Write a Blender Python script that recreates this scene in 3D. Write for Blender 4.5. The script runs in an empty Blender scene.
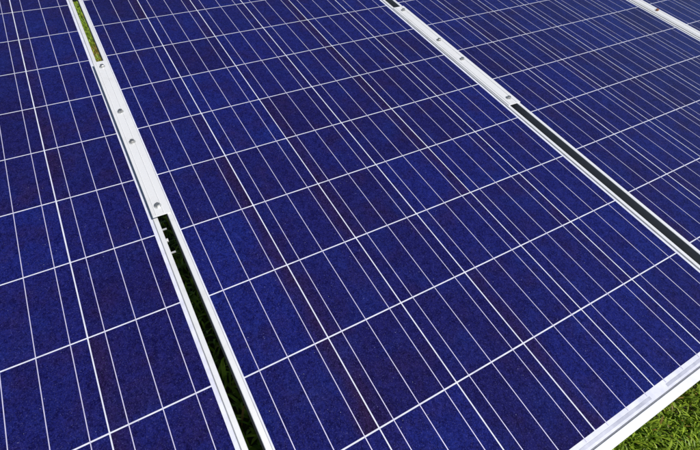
import bpy, math, random
import numpy as np
from mathutils import Matrix, Vector, Euler

R = math.radians
scene = bpy.context.scene
col = scene.collection
random.seed(7)

# ------------------------------------------------------------------ frame of the tilted array
TILT = R(20.0)
H0 = 0.30                       # height of the array's lower edge above the grass
ARR = Matrix.Translation((0, 0, H0)) @ Matrix.Rotation(TILT, 4, 'X')

# ------------------------------------------------------------------ camera
cam = bpy.data.cameras.new('camera')
cam_ob = bpy.data.objects.new('camera', cam)
col.objects.link(cam_ob)
scene.camera = cam_ob
cam_ob.matrix_world = ARR @ Matrix.Translation((-0.0703862, 0.1563258, 0.6685144)) @ \
    Euler((0.6099010, -0.0847078, -0.4651442), 'XYZ').to_matrix().to_4x4()
cam.sensor_fit = 'HORIZONTAL'
cam.sensor_width = 36.0
cam.lens = 36.0 * 400.74666 / 700.0
cam.shift_x = (350 - 284.76256) / 700.0
cam.shift_y = (231.07397 - 225) / 700.0
cam.clip_start = 0.02
cam.clip_end = 3000.0

# ------------------------------------------------------------------ daylight
SUN = (ARR.to_3x3() @ Vector((0.32, -0.50, 1.0))).normalized()      # towards the sun
world = bpy.data.worlds.new('World')
scene.world = world
world.use_nodes = True
wn = world.node_tree.nodes
wl = world.node_tree.links
bg = wn['Background']
sky = wn.new('ShaderNodeTexSky')
sky.sky_type = 'NISHITA'
sky.sun_disc = False
sky.sun_elevation = math.asin(SUN.z)
sky.sun_rotation = math.atan2(SUN.x, SUN.y)
sky.altitude = 300
sky.air_density = 1.0
sky.dust_density = 0.6
sky.ozone_density = 1.5
wl.new(sky.outputs[0], bg.inputs[0])
bg.inputs[1].default_value = 0.085
sl = bpy.data.lights.new('sun', 'SUN')
sl.energy = 4.5
sl.angle = R(0.53)
sl.color = (1.0, 0.96, 0.90)
so = bpy.data.objects.new('sun', sl)
so.rotation_euler = (-SUN).to_track_quat('-Z', 'Y').to_euler()
so.location = (2, -3, 6)
col.objects.link(so)

scene.view_settings.view_transform = 'Standard'
scene.view_settings.look = 'None'
scene.view_settings.gamma = 1.0
scene.view_settings.exposure = 0.0


# ------------------------------------------------------------------ materials
class Mat:
    def __init__(s, name):
        s.m = bpy.data.materials.new(name)
        s.m.use_nodes = True
        s.n = s.m.node_tree.nodes
        s.l = s.m.node_tree.links
        s.b = s.n['Principled BSDF']

    def node(s, t, **kw):
        n = s.n.new(t)
        for k, v in kw.items():
            setattr(n, k, v)
        return n

    def put(s, sock, v):
        if hasattr(v, 'is_output'):
            s.l.new(v, sock)
        else:
            sock.default_value = v

    def math(s, op, a, b=0.0, clamp=False):
        n = s.node('ShaderNodeMath', operation=op, use_clamp=clamp)
        s.put(n.inputs[0], a)
        s.put(n.inputs[1], b)
        return n.outputs[0]

    def mix(s, f, a, b, mode='MIX'):
        n = s.node('ShaderNodeMix', data_type='RGBA', blend_type=mode)
        s.put(n.inputs[0], f)
        s.put(n.inputs[6], a)
        s.put(n.inputs[7], b)
        return n.outputs[2]

    def ramp(s, f, lo, hi, a=0.0, b=1.0):
        n = s.node('ShaderNodeMapRange', clamp=True)
        s.put(n.inputs[0], f)
        n.inputs[1].default_value = lo
        n.inputs[2].default_value = hi
        n.inputs[3].default_value = a
        n.inputs[4].default_value = b
        return n.outputs[0]

    def noise(s, vec, scale, detail=2.0, rough=0.5):
        n = s.node('ShaderNodeTexNoise')
        s.put(n.inputs['Vector'], vec)
        n.inputs['Scale'].default_value = scale
        n.inputs['Detail'].default_value = detail
        n.inputs['Roughness'].default_value = rough
        return n.outputs[0]

    def bump(s, h, strength, dist):
        n = s.node('ShaderNodeBump')
        n.inputs['Strength'].default_value = strength
        n.inputs['Distance'].default_value = dist
        s.put(n.inputs['Height'], h)
        return n.outputs[0]

    def set(s, **kw):
        for k, v in kw.items():
            s.put(s.b.inputs[k.replace('_', ' ')], v)
        return s.m


def rgb(r, g, b):
    return (r, g, b, 1.0)


def glass_coat(M, rough=0.06):
    M.set(Coat_Weight=1.0, Coat_Roughness=rough, Coat_IOR=1.22)


def cell_material():
    """Blue polycrystalline silicon. The object colour of each cell holds its own make: red and green how far
    the brown ingot rim reaches in from its left and right side, blue its tone."""
    M = Mat('polycrystalline_silicon')
    tc = M.node('ShaderNodeTexCoord')
    oi = M.node('ShaderNodeObjectInfo')
    rnd = oi.outputs['Random']
    own = M.node('ShaderNodeSeparateColor')
    M.l.new(oi.outputs['Color'], own.inputs[0])
    cmb = M.node('ShaderNodeCombineXYZ')
    M.put(cmb.inputs[0], M.math('MULTIPLY', rnd, 9.0))
    M.put(cmb.inputs[1], M.math('MULTIPLY', M.math('FRACT', M.math('MULTIPLY', rnd, 37.3)), 9.0))
    add = M.node('ShaderNodeVectorMath', operation='ADD')
    M.l.new(tc.outputs['Object'], add.inputs[0])
    M.l.new(cmb.outputs[0], add.inputs[1])
    v = add.outputs[0]
    # crystal flakes of three sizes, sharp edged, each its own value
    seps = []
    for sc_ in (95.0, 260.0, 520.0):
        vo = M.node('ShaderNodeTexVoronoi', feature='F1')
        M.l.new(v, vo.inputs['Vector'])
        vo.inputs['Scale'].default_value = sc_
        sx = M.node('ShaderNodeSeparateColor')
        M.l.new(vo.outputs['Color'], sx.inputs[0])
        seps.append(sx)
    grain = M.math('ADD', M.math('MULTIPLY', seps[0].outputs[0], 0.22),
                   M.math('ADD', M.math('MULTIPLY', seps[1].outputs[1], 0.33), M.math('MULTIPLY', seps[2].outputs[2], 0.45)))
    grain = M.ramp(grain, 0.15, 0.85)
    c = M.mix(grain, rgb(0.0034, 0.0038, 0.050), rgb(0.0120, 0.0165, 0.145))
    c = M.mix(M.ramp(own.outputs[2], 0.0, 1.0, 0.0, 0.62), c,
              M.mix(grain, rgb(0.0046, 0.0028, 0.026), rgb(0.0125, 0.0085, 0.066)))
    sp = M.node('ShaderNodeSeparateXYZ')
    M.l.new(tc.outputs['Object'], sp.inputs[0])
    wob = M.math('MULTIPLY', M.math('SUBTRACT', M.noise(v, 18.0, 4.0), 0.5), 0.060)
    brown = M.mix(grain, rgb(0.0075, 0.0030, 0.012), rgb(0.0290, 0.0110, 0.032))
    for sock, sgn in ((own.outputs[0], -1.0), (own.outputs[1], 1.0)):
        side = M.math('ADD', M.math('MULTIPLY', sp.outputs[0], sgn), wob)
        e = M.ramp(side, 0.042, 0.070)
        c = M.mix(M.math('MULTIPLY', e, M.math('MULTIPLY', sock, 0.72)), c, brown)
    cloud = M.ramp(M.noise(v, 12.0, 5.0, 0.65), 0.50, 0.68)
    c = M.mix(M.math('MULTIPLY', cloud, 0.36), c, brown)
    blue = M.ramp(M.noise(v, 10.0, 3.0, 0.5), 0.50, 0.75)
    c = M.mix(M.math('MULTIPLY', blue, 0.40), c, M.mix(grain, rgb(0.0035, 0.0070, 0.075), rgb(0.0110, 0.0280, 0.190)))
    # fine pale noise speckle, and grains of dust on the glass
    geo = M.node('ShaderNodeNewGeometry')
    d1 = M.ramp(M.noise(geo.outputs['Position'], 640.0, 1.0, 0.6), 0.60, 0.78)
    c = M.mix(M.math('MULTIPLY', d1, 0.50), c, rgb(0.095, 0.095, 0.26))
    vo = M.node('ShaderNodeTexVoronoi', feature='F1')
    M.l.new(geo.outputs['Position'], vo.inputs['Vector'])
    vo.inputs['Scale'].default_value = 120.0
    sx = M.node('ShaderNodeSeparateColor')
    M.l.new(vo.outputs['Color'], sx.inputs[0])
    spk = M.math('MULTIPLY', M.math('LESS_THAN', vo.outputs['Distance'], 0.07), M.math('GREATER_THAN', sx.outputs[0], 0.86))
    c = M.mix(M.math('MULTIPLY', spk, 0.45), c, rgb(0.40, 0.42, 0.55))
    M.set(Base_Color=c, Roughness=0.5, Metallic=0.0)
    M.b.inputs['Specular IOR Level'].default_value = 0.0
    M.put(M.b.inputs['Coat Normal'], M.bump(M.noise(geo.outputs['Position'], 90.0, 2.0), 0.02, 0.001))
    glass_coat(M)
    return M.m


def ribbon_material(name, c0, c1):
    M = Mat(name)
    geo = M.node('ShaderNodeNewGeometry')
    n = M.noise(geo.outputs['Position'], 60.0, 3.0)
    M.set(Base_Color=M.mix(n, c0, c1), Roughness=0.45, Metallic=0.15)
    glass_coat(M)
    return M.m


def backsheet_material():
    M = Mat('white_backsheet')
    geo = M.node('ShaderNodeNewGeometry')
    n = M.noise(geo.outputs['Position'], 45.0, 4.0, 0.65)
    M.set(Base_Color=M.mix(M.ramp(n, 0.35, 0.75), rgb(0.66, 0.67, 0.76), rgb(0.50, 0.51, 0.61)), Roughness=0.6)
    glass_coat(M)
    return M.m


def alu_material(name, base, dirt, rough=0.42, metal=0.25, grime=0.5):
    M = Mat(name)
    geo = M.node('ShaderNodeNewGeometry')
    p = geo.outputs['Position']
    n = M.noise(p, 30.0, 5.0, 0.65)
    f = M.noise(p, 240.0, 3.0, 0.6)
    st = M.math('MULTIPLY', M.ramp(n, 0.50, 0.78), grime)
    c = M.mix(st, base, dirt)
    c = M.mix(M.ramp(f, 0.58, 0.80, 0.0, 0.35 * grime), c, dirt)
    M.set(Base_Color=c, Roughness=M.ramp(n, 0.3, 0.8, rough - 0.08, rough + 0.12), Metallic=metal,
          Normal=M.bump(f, 0.08, 0.0006))
    return M.m


def groove_shade_material():
    M = Mat('groove_shade_grey')  # dark grey for the shade painted into the lip groove; junction box shares it
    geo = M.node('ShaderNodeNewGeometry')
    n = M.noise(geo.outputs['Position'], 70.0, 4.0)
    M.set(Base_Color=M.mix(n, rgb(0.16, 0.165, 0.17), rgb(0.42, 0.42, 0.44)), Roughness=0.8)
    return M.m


def grass_material():
    M = Mat('grass_blades')
    at = M.node('ShaderNodeAttribute', attribute_name='tint')
    at2 = M.node('ShaderNodeAttribute', attribute_name='dry')
    geo = M.node('ShaderNodeNewGeometry')
    c = M.mix(M.ramp(at.outputs['Fac'], 0.1, 1.0), rgb(0.055, 0.145, 0.006), rgb(0.480, 0.640, 0.050))
    c = M.mix(M.ramp(M.noise(geo.outputs['Position'], 9.0, 3.0), 0.35, 0.7, 0.0, 0.5), c, rgb(0.230, 0.290, 0.018))
    c = M.mix(at2.outputs['Fac'], c, rgb(0.30, 0.150, 0.040))
    M.set(Base_Color=c, Roughness=0.5)
    M.b.inputs['Specular IOR Level'].default_value = 0.35
    tr = M.node('ShaderNodeBsdfTranslucent')
    M.l.new(M.mix(0.5, c, rgb(0.22, 0.34, 0.02)), tr.inputs[0])
    mx = M.node('ShaderNodeMixShader')
    mx.inputs[0].default_value = 0.28
    M.l.new(M.b.outputs[0], mx.inputs[1])
    M.l.new(tr.outputs[0], mx.inputs[2])
    M.l.new(mx.outputs[0], M.n['Material Output'].inputs[0])
    return M.m


def soil_material():
    M = Mat('turf_soil')
    geo = M.node('ShaderNodeNewGeometry')
    p = geo.outputs['Position']
    n = M.noise(p, 14.0, 6.0, 0.7)
    c = M.mix(M.ramp(n, 0.35, 0.7), rgb(0.030, 0.045, 0.010), rgb(0.075, 0.055, 0.025))
    # beyond the built blades the turf reads as a green sheet
    far = M.node('ShaderNodeVectorMath', operation='LENGTH')
    M.l.new(p, far.inputs[0])
    g = M.mix(M.ramp(M.noise(p, 1.7, 6.0, 0.7), 0.3, 0.7), rgb(0.055, 0.100, 0.014), rgb(0.110, 0.160, 0.022))
    c = M.mix(M.ramp(far.outputs['Value'], 4.0, 9.0), c, g)
    M.set(Base_Color=c, Roughness=0.95, Normal=M.bump(n, 0.6, 0.02))
    return M.m


MAT = dict(
    cell=cell_material(),
    side=alu_material('shaded_grey_side', rgb(0.22, 0.22, 0.235), rgb(0.13, 0.13, 0.13), 0.55, 0.1, 0.6),
    busbar=ribbon_material('tinned_busbar', rgb(0.40, 0.38, 0.55), rgb(0.66, 0.63, 0.80)),
    cross=ribbon_material('tinned_cross_ribbon', rgb(0.25, 0.26, 0.34), rgb(0.58, 0.59, 0.68)),
    sheet=backsheet_material(),
    frame=alu_material('white_anodised_aluminium', rgb(0.76, 0.76, 0.77), rgb(0.50, 0.50, 0.49), grime=0.6),
    plate=alu_material('weathered_white_plate', rgb(0.70, 0.70, 0.71), rgb(0.46, 0.43, 0.41), 0.45, 0.15, 0.35),
    rail=alu_material('galvanised_steel', rgb(0.60, 0.61, 0.62), rgb(0.30, 0.30, 0.30), 0.45, 0.5, 0.8),
    bolt=alu_material('zinc_bolt', rgb(0.42, 0.42, 0.41), rgb(0.14, 0.13, 0.12), 0.35, 0.8, 0.9),
    rust=alu_material('rusty_bolt', rgb(0.30, 0.13, 0.07), rgb(0.10, 0.05, 0.03), 0.7, 0.2, 1.0),
    groove_grey=groove_shade_material(),
    grass=grass_material(),
    soil=soil_material(),
)


# ------------------------------------------------------------------ mesh helpers
def mesh(name, verts, faces, mat, smooth=False):
    me = bpy.data.meshes.new(name)
    me.from_pydata(verts, [], faces)
    me.materials.append(mat)
    if smooth:
        for p in me.polygons:
            p.use_smooth = True
    me.update()
    return me


def box_vf(x0, x1, y0, y1, z0, z1, c=0.0):
    """Box whose top edge is chamfered by c."""
    v = [(x0, y0, z0), (x1, y0, z0), (x1, y1, z0), (x0, y1, z0),
         (x0, y0, z1 - c), (x1, y0, z1 - c), (x1, y1, z1 - c), (x0, y1, z1 - c)]
    f = [(3, 2, 1, 0), (0, 1, 5, 4), (1, 2, 6, 5), (2, 3, 7, 6), (3, 0, 4, 7)]
    if c > 0:
        v += [(x0 + c, y0 + c, z1), (x1 - c, y0 + c, z1), (x1 - c, y1 - c, z1), (x0 + c, y1 - c, z1)]
        f += [(4, 5, 9, 8), (5, 6, 10, 9), (6, 7, 11, 10), (7, 4, 8, 11), (8, 9, 10, 11)]
    else:
        f += [(4, 5, 6, 7)]
    return v, f


def join(*vf):
    V, F = [], []
    for v, f in vf:
        o = len(V)
        V += v
        F += [tuple(i + o for i in q) for q in f]
    return V, F


def obj(name, me, parent=None, loc=(0, 0, 0), rz=0.0):
    o = bpy.data.objects.new(name, me)
    col.objects.link(o)
    o.parent = parent
    o.location = loc
    o.rotation_euler = (0, 0, rz)
    return o


def thing(name, label, cat, mat, group=None):
    o = bpy.data.objects.new(name, None)
    col.objects.link(o)
    o.empty_display_size = 0.1
    o.matrix_world = mat
    o['label'] = label
    o['category'] = cat
    if group:
        o['group'] = group
    return o


# ------------------------------------------------------------------ ground
def ground():
    n = 48
    xs = np.sign(np.linspace(-1, 1, n)) * np.abs(np.linspace(-1, 1, n)) ** 4 * 900
    V, F = [], []
    for j in range(n):
        for i in range(n):
            x, y = xs[i], xs[j]
            V.append((x + 0.4, y + 0.5, 0.0))
    for j in range(n - 1):
        for i in range(n - 1):
            a = j * n + i
            F.append((a, a + 1, a + n + 1, a + n))
    o = obj('ground', mesh('ground', V, F, MAT['soil']))
    o['kind'] = 'structure'


ground()

# ------------------------------------------------------------------ solar modules
P = 0.159                       # cell pitch
CG = 0.0024                     # gap between cells
CELL = P - CG
NX, NY = 6, 12
YTOP = NY * P
ML, MR, MB, MT = 0.0131, 0.0172, 0.0310, 0.0310   # cell edge to outer frame edge: left, right, lower, upper
LIP, LIPB = 0.0092, 0.0135
X0, X1 = CG / 2 - ML, NX * P - CG / 2 + MR
Y0, Y1 = CG / 2 - MB, YTOP - CG / 2 + MT
DEPTH = 0.040


def cell_mesh(var):
    h, c, t = CELL / 2, 0.0005, 0.0004
    V = []
    for z in (-t, 0.0):
        V += [(-h + c, -h, z), (h - c, -h, z), (h, -h + c, z), (h, h - c, z), (h - c, h, z), (-h + c, h, z), (-h, h - c, z), (-h, -h + c, z)]
    F = [tuple(range(8, 16))] + [(i, (i + 1) % 8, 8 + (i + 1) % 8, 8 + i) for i in range(8)] + [tuple(range(7, -1, -1))]
    return mesh('solar_cell', V, F, MAT['cell'])


CELL_ME = cell_mesh(0)
BUS_ME = mesh('busbar', *box_vf(-0.0007, 0.0007, -0.0005 - 0.004, YTOP + 0.004, -0.0003, 0.00022), MAT['busbar'])
SHEET_ME = mesh('backsheet', *box_vf(X0 + 0.002, X1 - 0.002, Y0 + 0.002, Y1 - 0.002, -0.006, -0.0002), MAT['sheet'])


def cross_me(w):
    return mesh('cross_ribbon', *box_vf(-w / 2, w / 2, -0.0024, 0.0024, -0.0004, 0.00005), MAT['cross'])


CROSS_PAIR = cross_me(P + P * 2 / 3 + 0.006)


def frame_bar(L, lip, height=0.0022):
    """Bar along +x, outer face at y=0, inner edge of the lip at y=lip; ends mitred."""
    prof = [(0.0, -DEPTH), (0.0, height - 0.0008), (0.0008, height), (lip - 0.0006, height), (lip, height - 0.0006), (lip, -0.0001),
            (0.0018, -0.008), (0.0018, -DEPTH + 0.002), (lip + 0.014, -DEPTH + 0.002), (lip + 0.014, -DEPTH)]
    n = len(prof)
    V = [(y, y, z) for y, z in prof] + [(L - y, y, z) for y, z in prof]
    F = [(i, (i + 1) % n, (i + 1) % n + n, i + n) for i in range(n)]
    F = [tuple(reversed(f)) for f in F]
    F += [(0, 1, 2, 3, 4, 5, 6, 7, 8, 9), tuple(range(2 * n - 1, n - 1, -1))]
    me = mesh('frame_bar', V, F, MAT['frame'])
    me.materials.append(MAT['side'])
    me.polygons[0].material_index = 1          # outer upright face darkened, shade of the gaps put into its colour
    return me


W_, L_ = X1 - X0, Y1 - Y0
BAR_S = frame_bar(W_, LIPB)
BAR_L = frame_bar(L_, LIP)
GROOVE_S = mesh('groove_shade', *box_vf(LIPB, W_ - LIPB, LIPB, LIPB + 0.0013, -0.0003, 0.0006), MAT['groove_grey'])  # dark strip along the frame lip, standing in for the lip's shadow
GROOVE_L = mesh('groove_shade', *box_vf(LIPB, L_ - LIPB, LIP, LIP + 0.0011, -0.0003, 0.0006), MAT['groove_grey'])
BOX_ME = mesh('junction_box', *box_vf(-0.06, 0.06, -0.05, 0.05, -0.028, -0.0062), MAT['groove_grey'])


def cell_makes(seed, rims):
    rr = random.Random(seed)
    out = {}
    for i in range(NX):
        l = rr.random()
        q = rr.random()
        for j in range(NY):
            if rr.random() < 0.35:
                l = rr.random()
            if rr.random() < 0.35:
                q = rr.random()
            out[i, j] = [max(0.0, l - 0.72) * 2.6, max(0.0, q - 0.72) * 2.6, rr.random() ** 1.3]
    for i, js, k, a in rims:
        for j in js:
            out[i, j][k] = a * rr.uniform(0.75, 1.0)
    return out


def build_module(mat, label, seed=1, rims=()):
    makes = cell_makes(seed, rims)
    t = thing('solar_module', label, 'solar panel', mat, 'solar modules mounted side by side')
    obj('backsheet', SHEET_ME, t)
    for me, sm, loc, rz in ((BAR_S, GROOVE_S, (X0, Y0, 0), 0), (BAR_L, GROOVE_L, (X1, Y0, 0), R(90)),
                            (BAR_S, GROOVE_S, (X1, Y1, 0), R(180)), (BAR_L, GROOVE_L, (X0, Y1, 0), R(270))):
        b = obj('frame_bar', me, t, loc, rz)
        obj('groove_shade', sm, b)
    for j in range(NY):
        for i in range(NX):
            c = obj('solar_cell', CELL_ME, t, ((i + 0.5) * P + random.uniform(-.0002, .0002), (j + 0.5) * P, random.uniform(-.00004, .00002)),
                random.uniform(-.0012, .0012))
            c.color = (*makes[i, j], 1.0)
    for i in range(NX):
        for k in range(3):
            obj('busbar', BUS_ME, t, (i * P + CG / 2 + CELL * (k + 0.5) / 3 + random.uniform(-.0004, .0004), 0, 0))
    for i in range(3):
        obj('cross_ribbon', CROSS_PAIR, t, ((2 * i + 1) * P, -0.0085, 0))
    for i in range(2):
        obj('cross_ribbon', CROSS_PAIR, t, ((2 * i + 2) * P, YTOP + 0.0085, 0))
    obj('junction_box', BOX_ME, t, (NX * P / 2, YTOP - 0.12, 0))
    return t


def place(dx, dy, dz, rx, ry, rz):
    return ARR @ Matrix.Translation((dx, dy, dz)) @ Euler((rx, ry, rz), 'XYZ').to_matrix().to_4x4()


LEFT = build_module(place(-1.0050, 0.0165, -0.0012, -0.0052, 0.0039, -0.0045),
             'blue solar panel at the left side of the picture, cut off by its left edge', 4, ((5, (1, 2), 0, .8), (5, (6, 7, 8), 0, .7)))
build_module(place(0, 0, 0, 0, 0, 0),
             'large blue solar panel in the middle, its lower frame edge beside the grass corner', 11,
             ((0, (1, 2, 3, 4), 1, .95), (2, (3, 4, 5), 0, .6), (4, (1, 2), 1, .5), (3, (1,), 0, .6)))
build_module(place(1.0110, 0.0036, -0.0003, 0.0012, 0.0011, 0.0025),
             'blue solar panel in the upper right, between the second and third white cover plates', 23)
build_module(place(2.0275, 0.0050, -0.0003, 0.0012, 0.0, 0.0025),
             'blue solar panel of which only a small corner shows, at the far top right', 31)

# mounting pins that stick out of the left panel's frame into the dark slot
PIN_ME = mesh('frame_pin', *box_vf(0.0, 0.0095, -0.0017, 0.0017, -0.0110, -0.0085, 0.0002), MAT['rail'])
NUB_ME = mesh('frame_pin', *box_vf(0.0, 0.0045, -0.0030, 0.0030, -0.0140, -0.0080, 0.0012), MAT['frame'])
for yy, me in ((0.6500, PIN_ME), (0.6230, NUB_ME), (0.5900, PIN_ME)):
    obj('frame_pin', me, LEFT, (X1 + 0.0001, yy, 0))

# ------------------------------------------------------------------ cover plates over the gaps
PL0, PL1 = 0.682, 1.246


def bolt_vf(r, h, sides, z0, rot=0.0, c=0.0):
    V, F = [], []
    for k in range(sides):
        a = rot + 2 * math.pi * k / sides
        V.append((r * math.cos(a), r * math.sin(a), z0))
    for k in range(sides):
        a = rot + 2 * math.pi * k / sides
        V.append((r * math.cos(a), r * math.sin(a), z0 + h - c))
    for k in range(sides):
        a = rot + 2 * math.pi * k / sides
        V.append(((r - c) * math.cos(a), (r - c) * math.sin(a), z0 + h))
    for k in range(sides):
        q = (k + 1) % sides
        F.append((k, q, q + sides, k + sides))
        F.append((k + sides, q + sides, q + 2 * sides, k + 2 * sides))
    F.append(tuple(range(2 * sides, 3 * sides)))
    return V, F


WASHER_ME = mesh('washer', *bolt_vf(0.0078, 0.0010, 20, 0.0, 0, 0.0003), MAT['rail'])
BOLT_MES = [mesh('bolt', *bolt_vf(0.0056, 0.0052, 6, 0.0010, 0.3 + 0.4 * k, 0.0010), MAT['bolt']) for k in range(3)]
BOLT_RUST = mesh('bolt', *bolt_vf(0.0056, 0.0052, 6, 0.0010, 0.5, 0.0010), MAT['rust'])
HT = 0.0024                      # plates lie on the frame lips


def build_plate(x, w, label, ys, rusty=(), rz=0.0):
    t = thing('cover_plate', label, 'cover plate', ARR @ Matrix.Translation((x, (PL0 + PL1) / 2, HT)) @ Matrix.Rotation(rz, 4, 'Z'),
              'white cover plates over the gaps between the panels')
    h = (PL1 - PL0) / 2
    ym = (PL0 + PL1) / 2
    # shallow pressed plate: flat middle, thin flanges either side, turned-down tongue into the gap
    w2 = w / 2
    V, F = box_vf(-w2, w2, -h, h, 0.0, 0.0016, 0.0005)
    obj('plate', mesh('plate', V, F, MAT['plate']), t)
    for e in (w2 - 0.0125, -w2 + 0.0075):          # lengthwise pressed ridges
        V, F = box_vf(e - 0.0005, e + 0.0005, -h + 0.003, h - 0.003, 0.0014, 0.0024, 0.0002)
        obj('ridge', mesh('ridge', V, F, MAT['plate']), t)
    for k, y in enumerate(ys):
        b = obj('bolt', BOLT_RUST if k in rusty else BOLT_MES[k % 3], t, (random.uniform(-.001, .001), y - ym, 0.0016))
        if k not in rusty:
            obj('washer', WASHER_ME, b, (0, 0, 0))
    return t


YS = (1.2185, 1.0222, 0.9093, 0.7080)
build_plate(-0.0222, 0.036, 'white bolted plate over the left gap, between the grass slot and the dark slot', YS, rz=-0.002)
build_plate(0.9865, 0.046, 'white bolted plate in the long gap right of the middle panel', YS, rz=0.001)
build_plate(2.0020, 0.046, 'white bolted plate cut off by the top right corner of the picture', YS, rusty=(2,))

# ------------------------------------------------------------------ mounting frame under the panels
mf = thing('mounting_frame', 'galvanised channel frame hidden under the panels that it carries', 'mounting frame',
           ARR @ Matrix.Translation((1.0, 0.80, -0.041)))


def channel(x0, x1, w, h):
    t = 0.0022
    lip = 0.0055
    return join(box_vf(x0, x1, -w / 2, w / 2, -h, -h + t),
                box_vf(x0, x1, -w / 2, -w / 2 + t, -h + t, -t),
                box_vf(x0, x1, w / 2 - t, w / 2, -h + t, -t),
                box_vf(x0, x1, -w / 2, -w / 2 + lip, -t, 0.0),
                box_vf(x0, x1, w / 2 - lip, w / 2, -t, 0.0))


CH = mesh('channel_rail', *channel(-1.95, 1.98, 0.066, 0.041), MAT['rail'])
obj('channel_rail', CH, mf, (0, 0, 0))
obj('channel_rail', CH, mf, (0, 1.0, 0))
inv_rot = ARR.to_3x3().inverted().to_4x4()
for yy in (0.0, 1.0):
    wz = (ARR @ Vector((0, 0.80 + yy, -0.082))).z
    for xx in (-1.5, -0.5, 0.5, 1.5):
        V, F = box_vf(-0.025, 0.025, -0.025, 0.025, -wz - 0.2, 0.004)
        p = obj('post', mesh('post', V, F, MAT['rail']), mf)
        p.matrix_local = Matrix.Translation((xx, yy, -0.0415)) @ inv_rot


# ------------------------------------------------------------------ grass
def grass():
    rs = np.random.RandomState(3)
    parts = []

    def zone(x0, x1, y0, y1, dens, L, W, hole=None):
        n = int((x1 - x0) * (y1 - y0) * dens)
        x = rs.uniform(x0, x1, n)
        y = rs.uniform(y0, y1, n)
        # tufts: pull blades towards random clump centres
        if hole:
            k = ~((x > hole[0]) & (x < hole[1]) & (y > hole[2]) & (y < hole[3]))
            x, y = x[k], y[k]
        n = len(x)
        cl = 0.5 + 0.5 * np.sin(x * 23 + 3 * np.sin(y * 17)) * np.sin(y * 29 + 2 * np.sin(x * 13))
        length = rs.uniform(L[0], L[1], n) * (0.65 + 0.6 * cl)
        width = rs.uniform(W[0], W[1], n)
        parts.append(np.c_[x, y, length, width, rs.uniform(0, 2 * math.pi, n), rs.uniform(0.25, 1.25, n)])

    zone(0.30, 1.50, -0.70, 0.20, 30000, (.022, .048), (.0022, .0045))
    zone(0.30, 1.50, -0.70, 0.20, 5000, (.016, .028), (.0070, .0115))      # small broad leaves
    zone(-1.0, 3.0, -1.4, 0.35, 7000, (.025, .060), (.0025, .0060), hole=(0.30, 1.50, -0.70, 0.20))
    zone(-0.8, 1.0, 0.35, 7.5, 5000, (.03, .075), (.004, .0095))
    zone(-5.0, 7.0, -4.0, 13.0, 620, (.05, .11), (.009, .018), hole=(-1.0, 3.0, -1.4, 7.5))
    zone(1.0, 3.0, 0.35, 7.5, 620, (.04, .08), (.006, .012))
    A = np.concatenate(parts)
    n = len(A)
    x, y, L, W, az, lean = A.T
    dx, dy = np.cos(az), np.sin(az)
    px, py = -dy, dx
    # four stations along a drooping blade
    st = ((0.0, 0.55, 0.0), (0.40, 1.0, 0.35), (0.75, 0.80, 0.75))
    co = np.zeros((n, 7, 3), np.float32)
    for k, (t, w, b) in enumerate(st):
        a0 = lean * (0.35 + 0.9 * t)
        cx = x + dx * L * t * np.sin(a0)
        cy = y + dy * L * t * np.sin(a0)
        cz = L * t * np.cos(a0)
        for s, q in ((-1, 0), (1, 1)):
            co[:, 2 * k + q, 0] = cx + px * W * w * 0.5 * s
            co[:, 2 * k + q, 1] = cy + py * W * w * 0.5 * s
            co[:, 2 * k + q, 2] = cz
    a0 = lean * 1.35
    co[:, 6, 0] = x + dx * L * np.sin(a0)
    co[:, 6, 1] = y + dy * L * np.sin(a0)
    co[:, 6, 2] = np.maximum(L * np.cos(a0), 0.003)
    me = bpy.data.meshes.new('grass')
    me.vertices.add(n * 7)
    me.vertices.foreach_set('co', co.ravel())
    base = (np.arange(n) * 7)[:, None]
    quads = np.array([[0, 1, 3, 2], [2, 3, 5, 4]])
    lq = (base[:, :, None] + quads[None]).reshape(n, 8)
    lt = base + np.array([[4, 5, 6]])
    loops = np.concatenate([lq, lt], axis=1).ravel().astype(np.int32)
    me.loops.add(n * 11)
    me.loops.foreach_set('vertex_index', loops)
    me.polygons.add(n * 3)
    st_ = (np.arange(n) * 11)[:, None] + np.array([[0, 4, 8]])
    me.polygons.foreach_set('loop_start', st_.ravel().astype(np.int32))
    me.update(calc_edges=True)
    me.polygons.foreach_set('use_smooth', np.ones(n * 3, bool))
    tint = np.clip(rs.beta(2, 2, n), 0, 1)
    patch = np.exp(-(((x - 0.2) / 0.45) ** 2 + ((y - 5.15) / 0.62) ** 2))
    dry = np.where(rs.uniform(0, 1, n) < 0.05 + 0.75 * patch, rs.uniform(0.5, 1.0, n), 0.0)
    for nm, v in (('tint', tint), ('dry', dry)):
        a = me.attributes.new(nm, 'FLOAT', 'POINT')
        a.data.foreach_set('value', np.repeat(v, 7).astype(np.float32))
    me.materials.append(MAT['grass'])
    o = obj('grass', me)
    o['kind'] = 'stuff'
    o['label'] = 'short bright green grass and small weeds growing around and under the panels'
    o['category'] = 'grass'


grass()
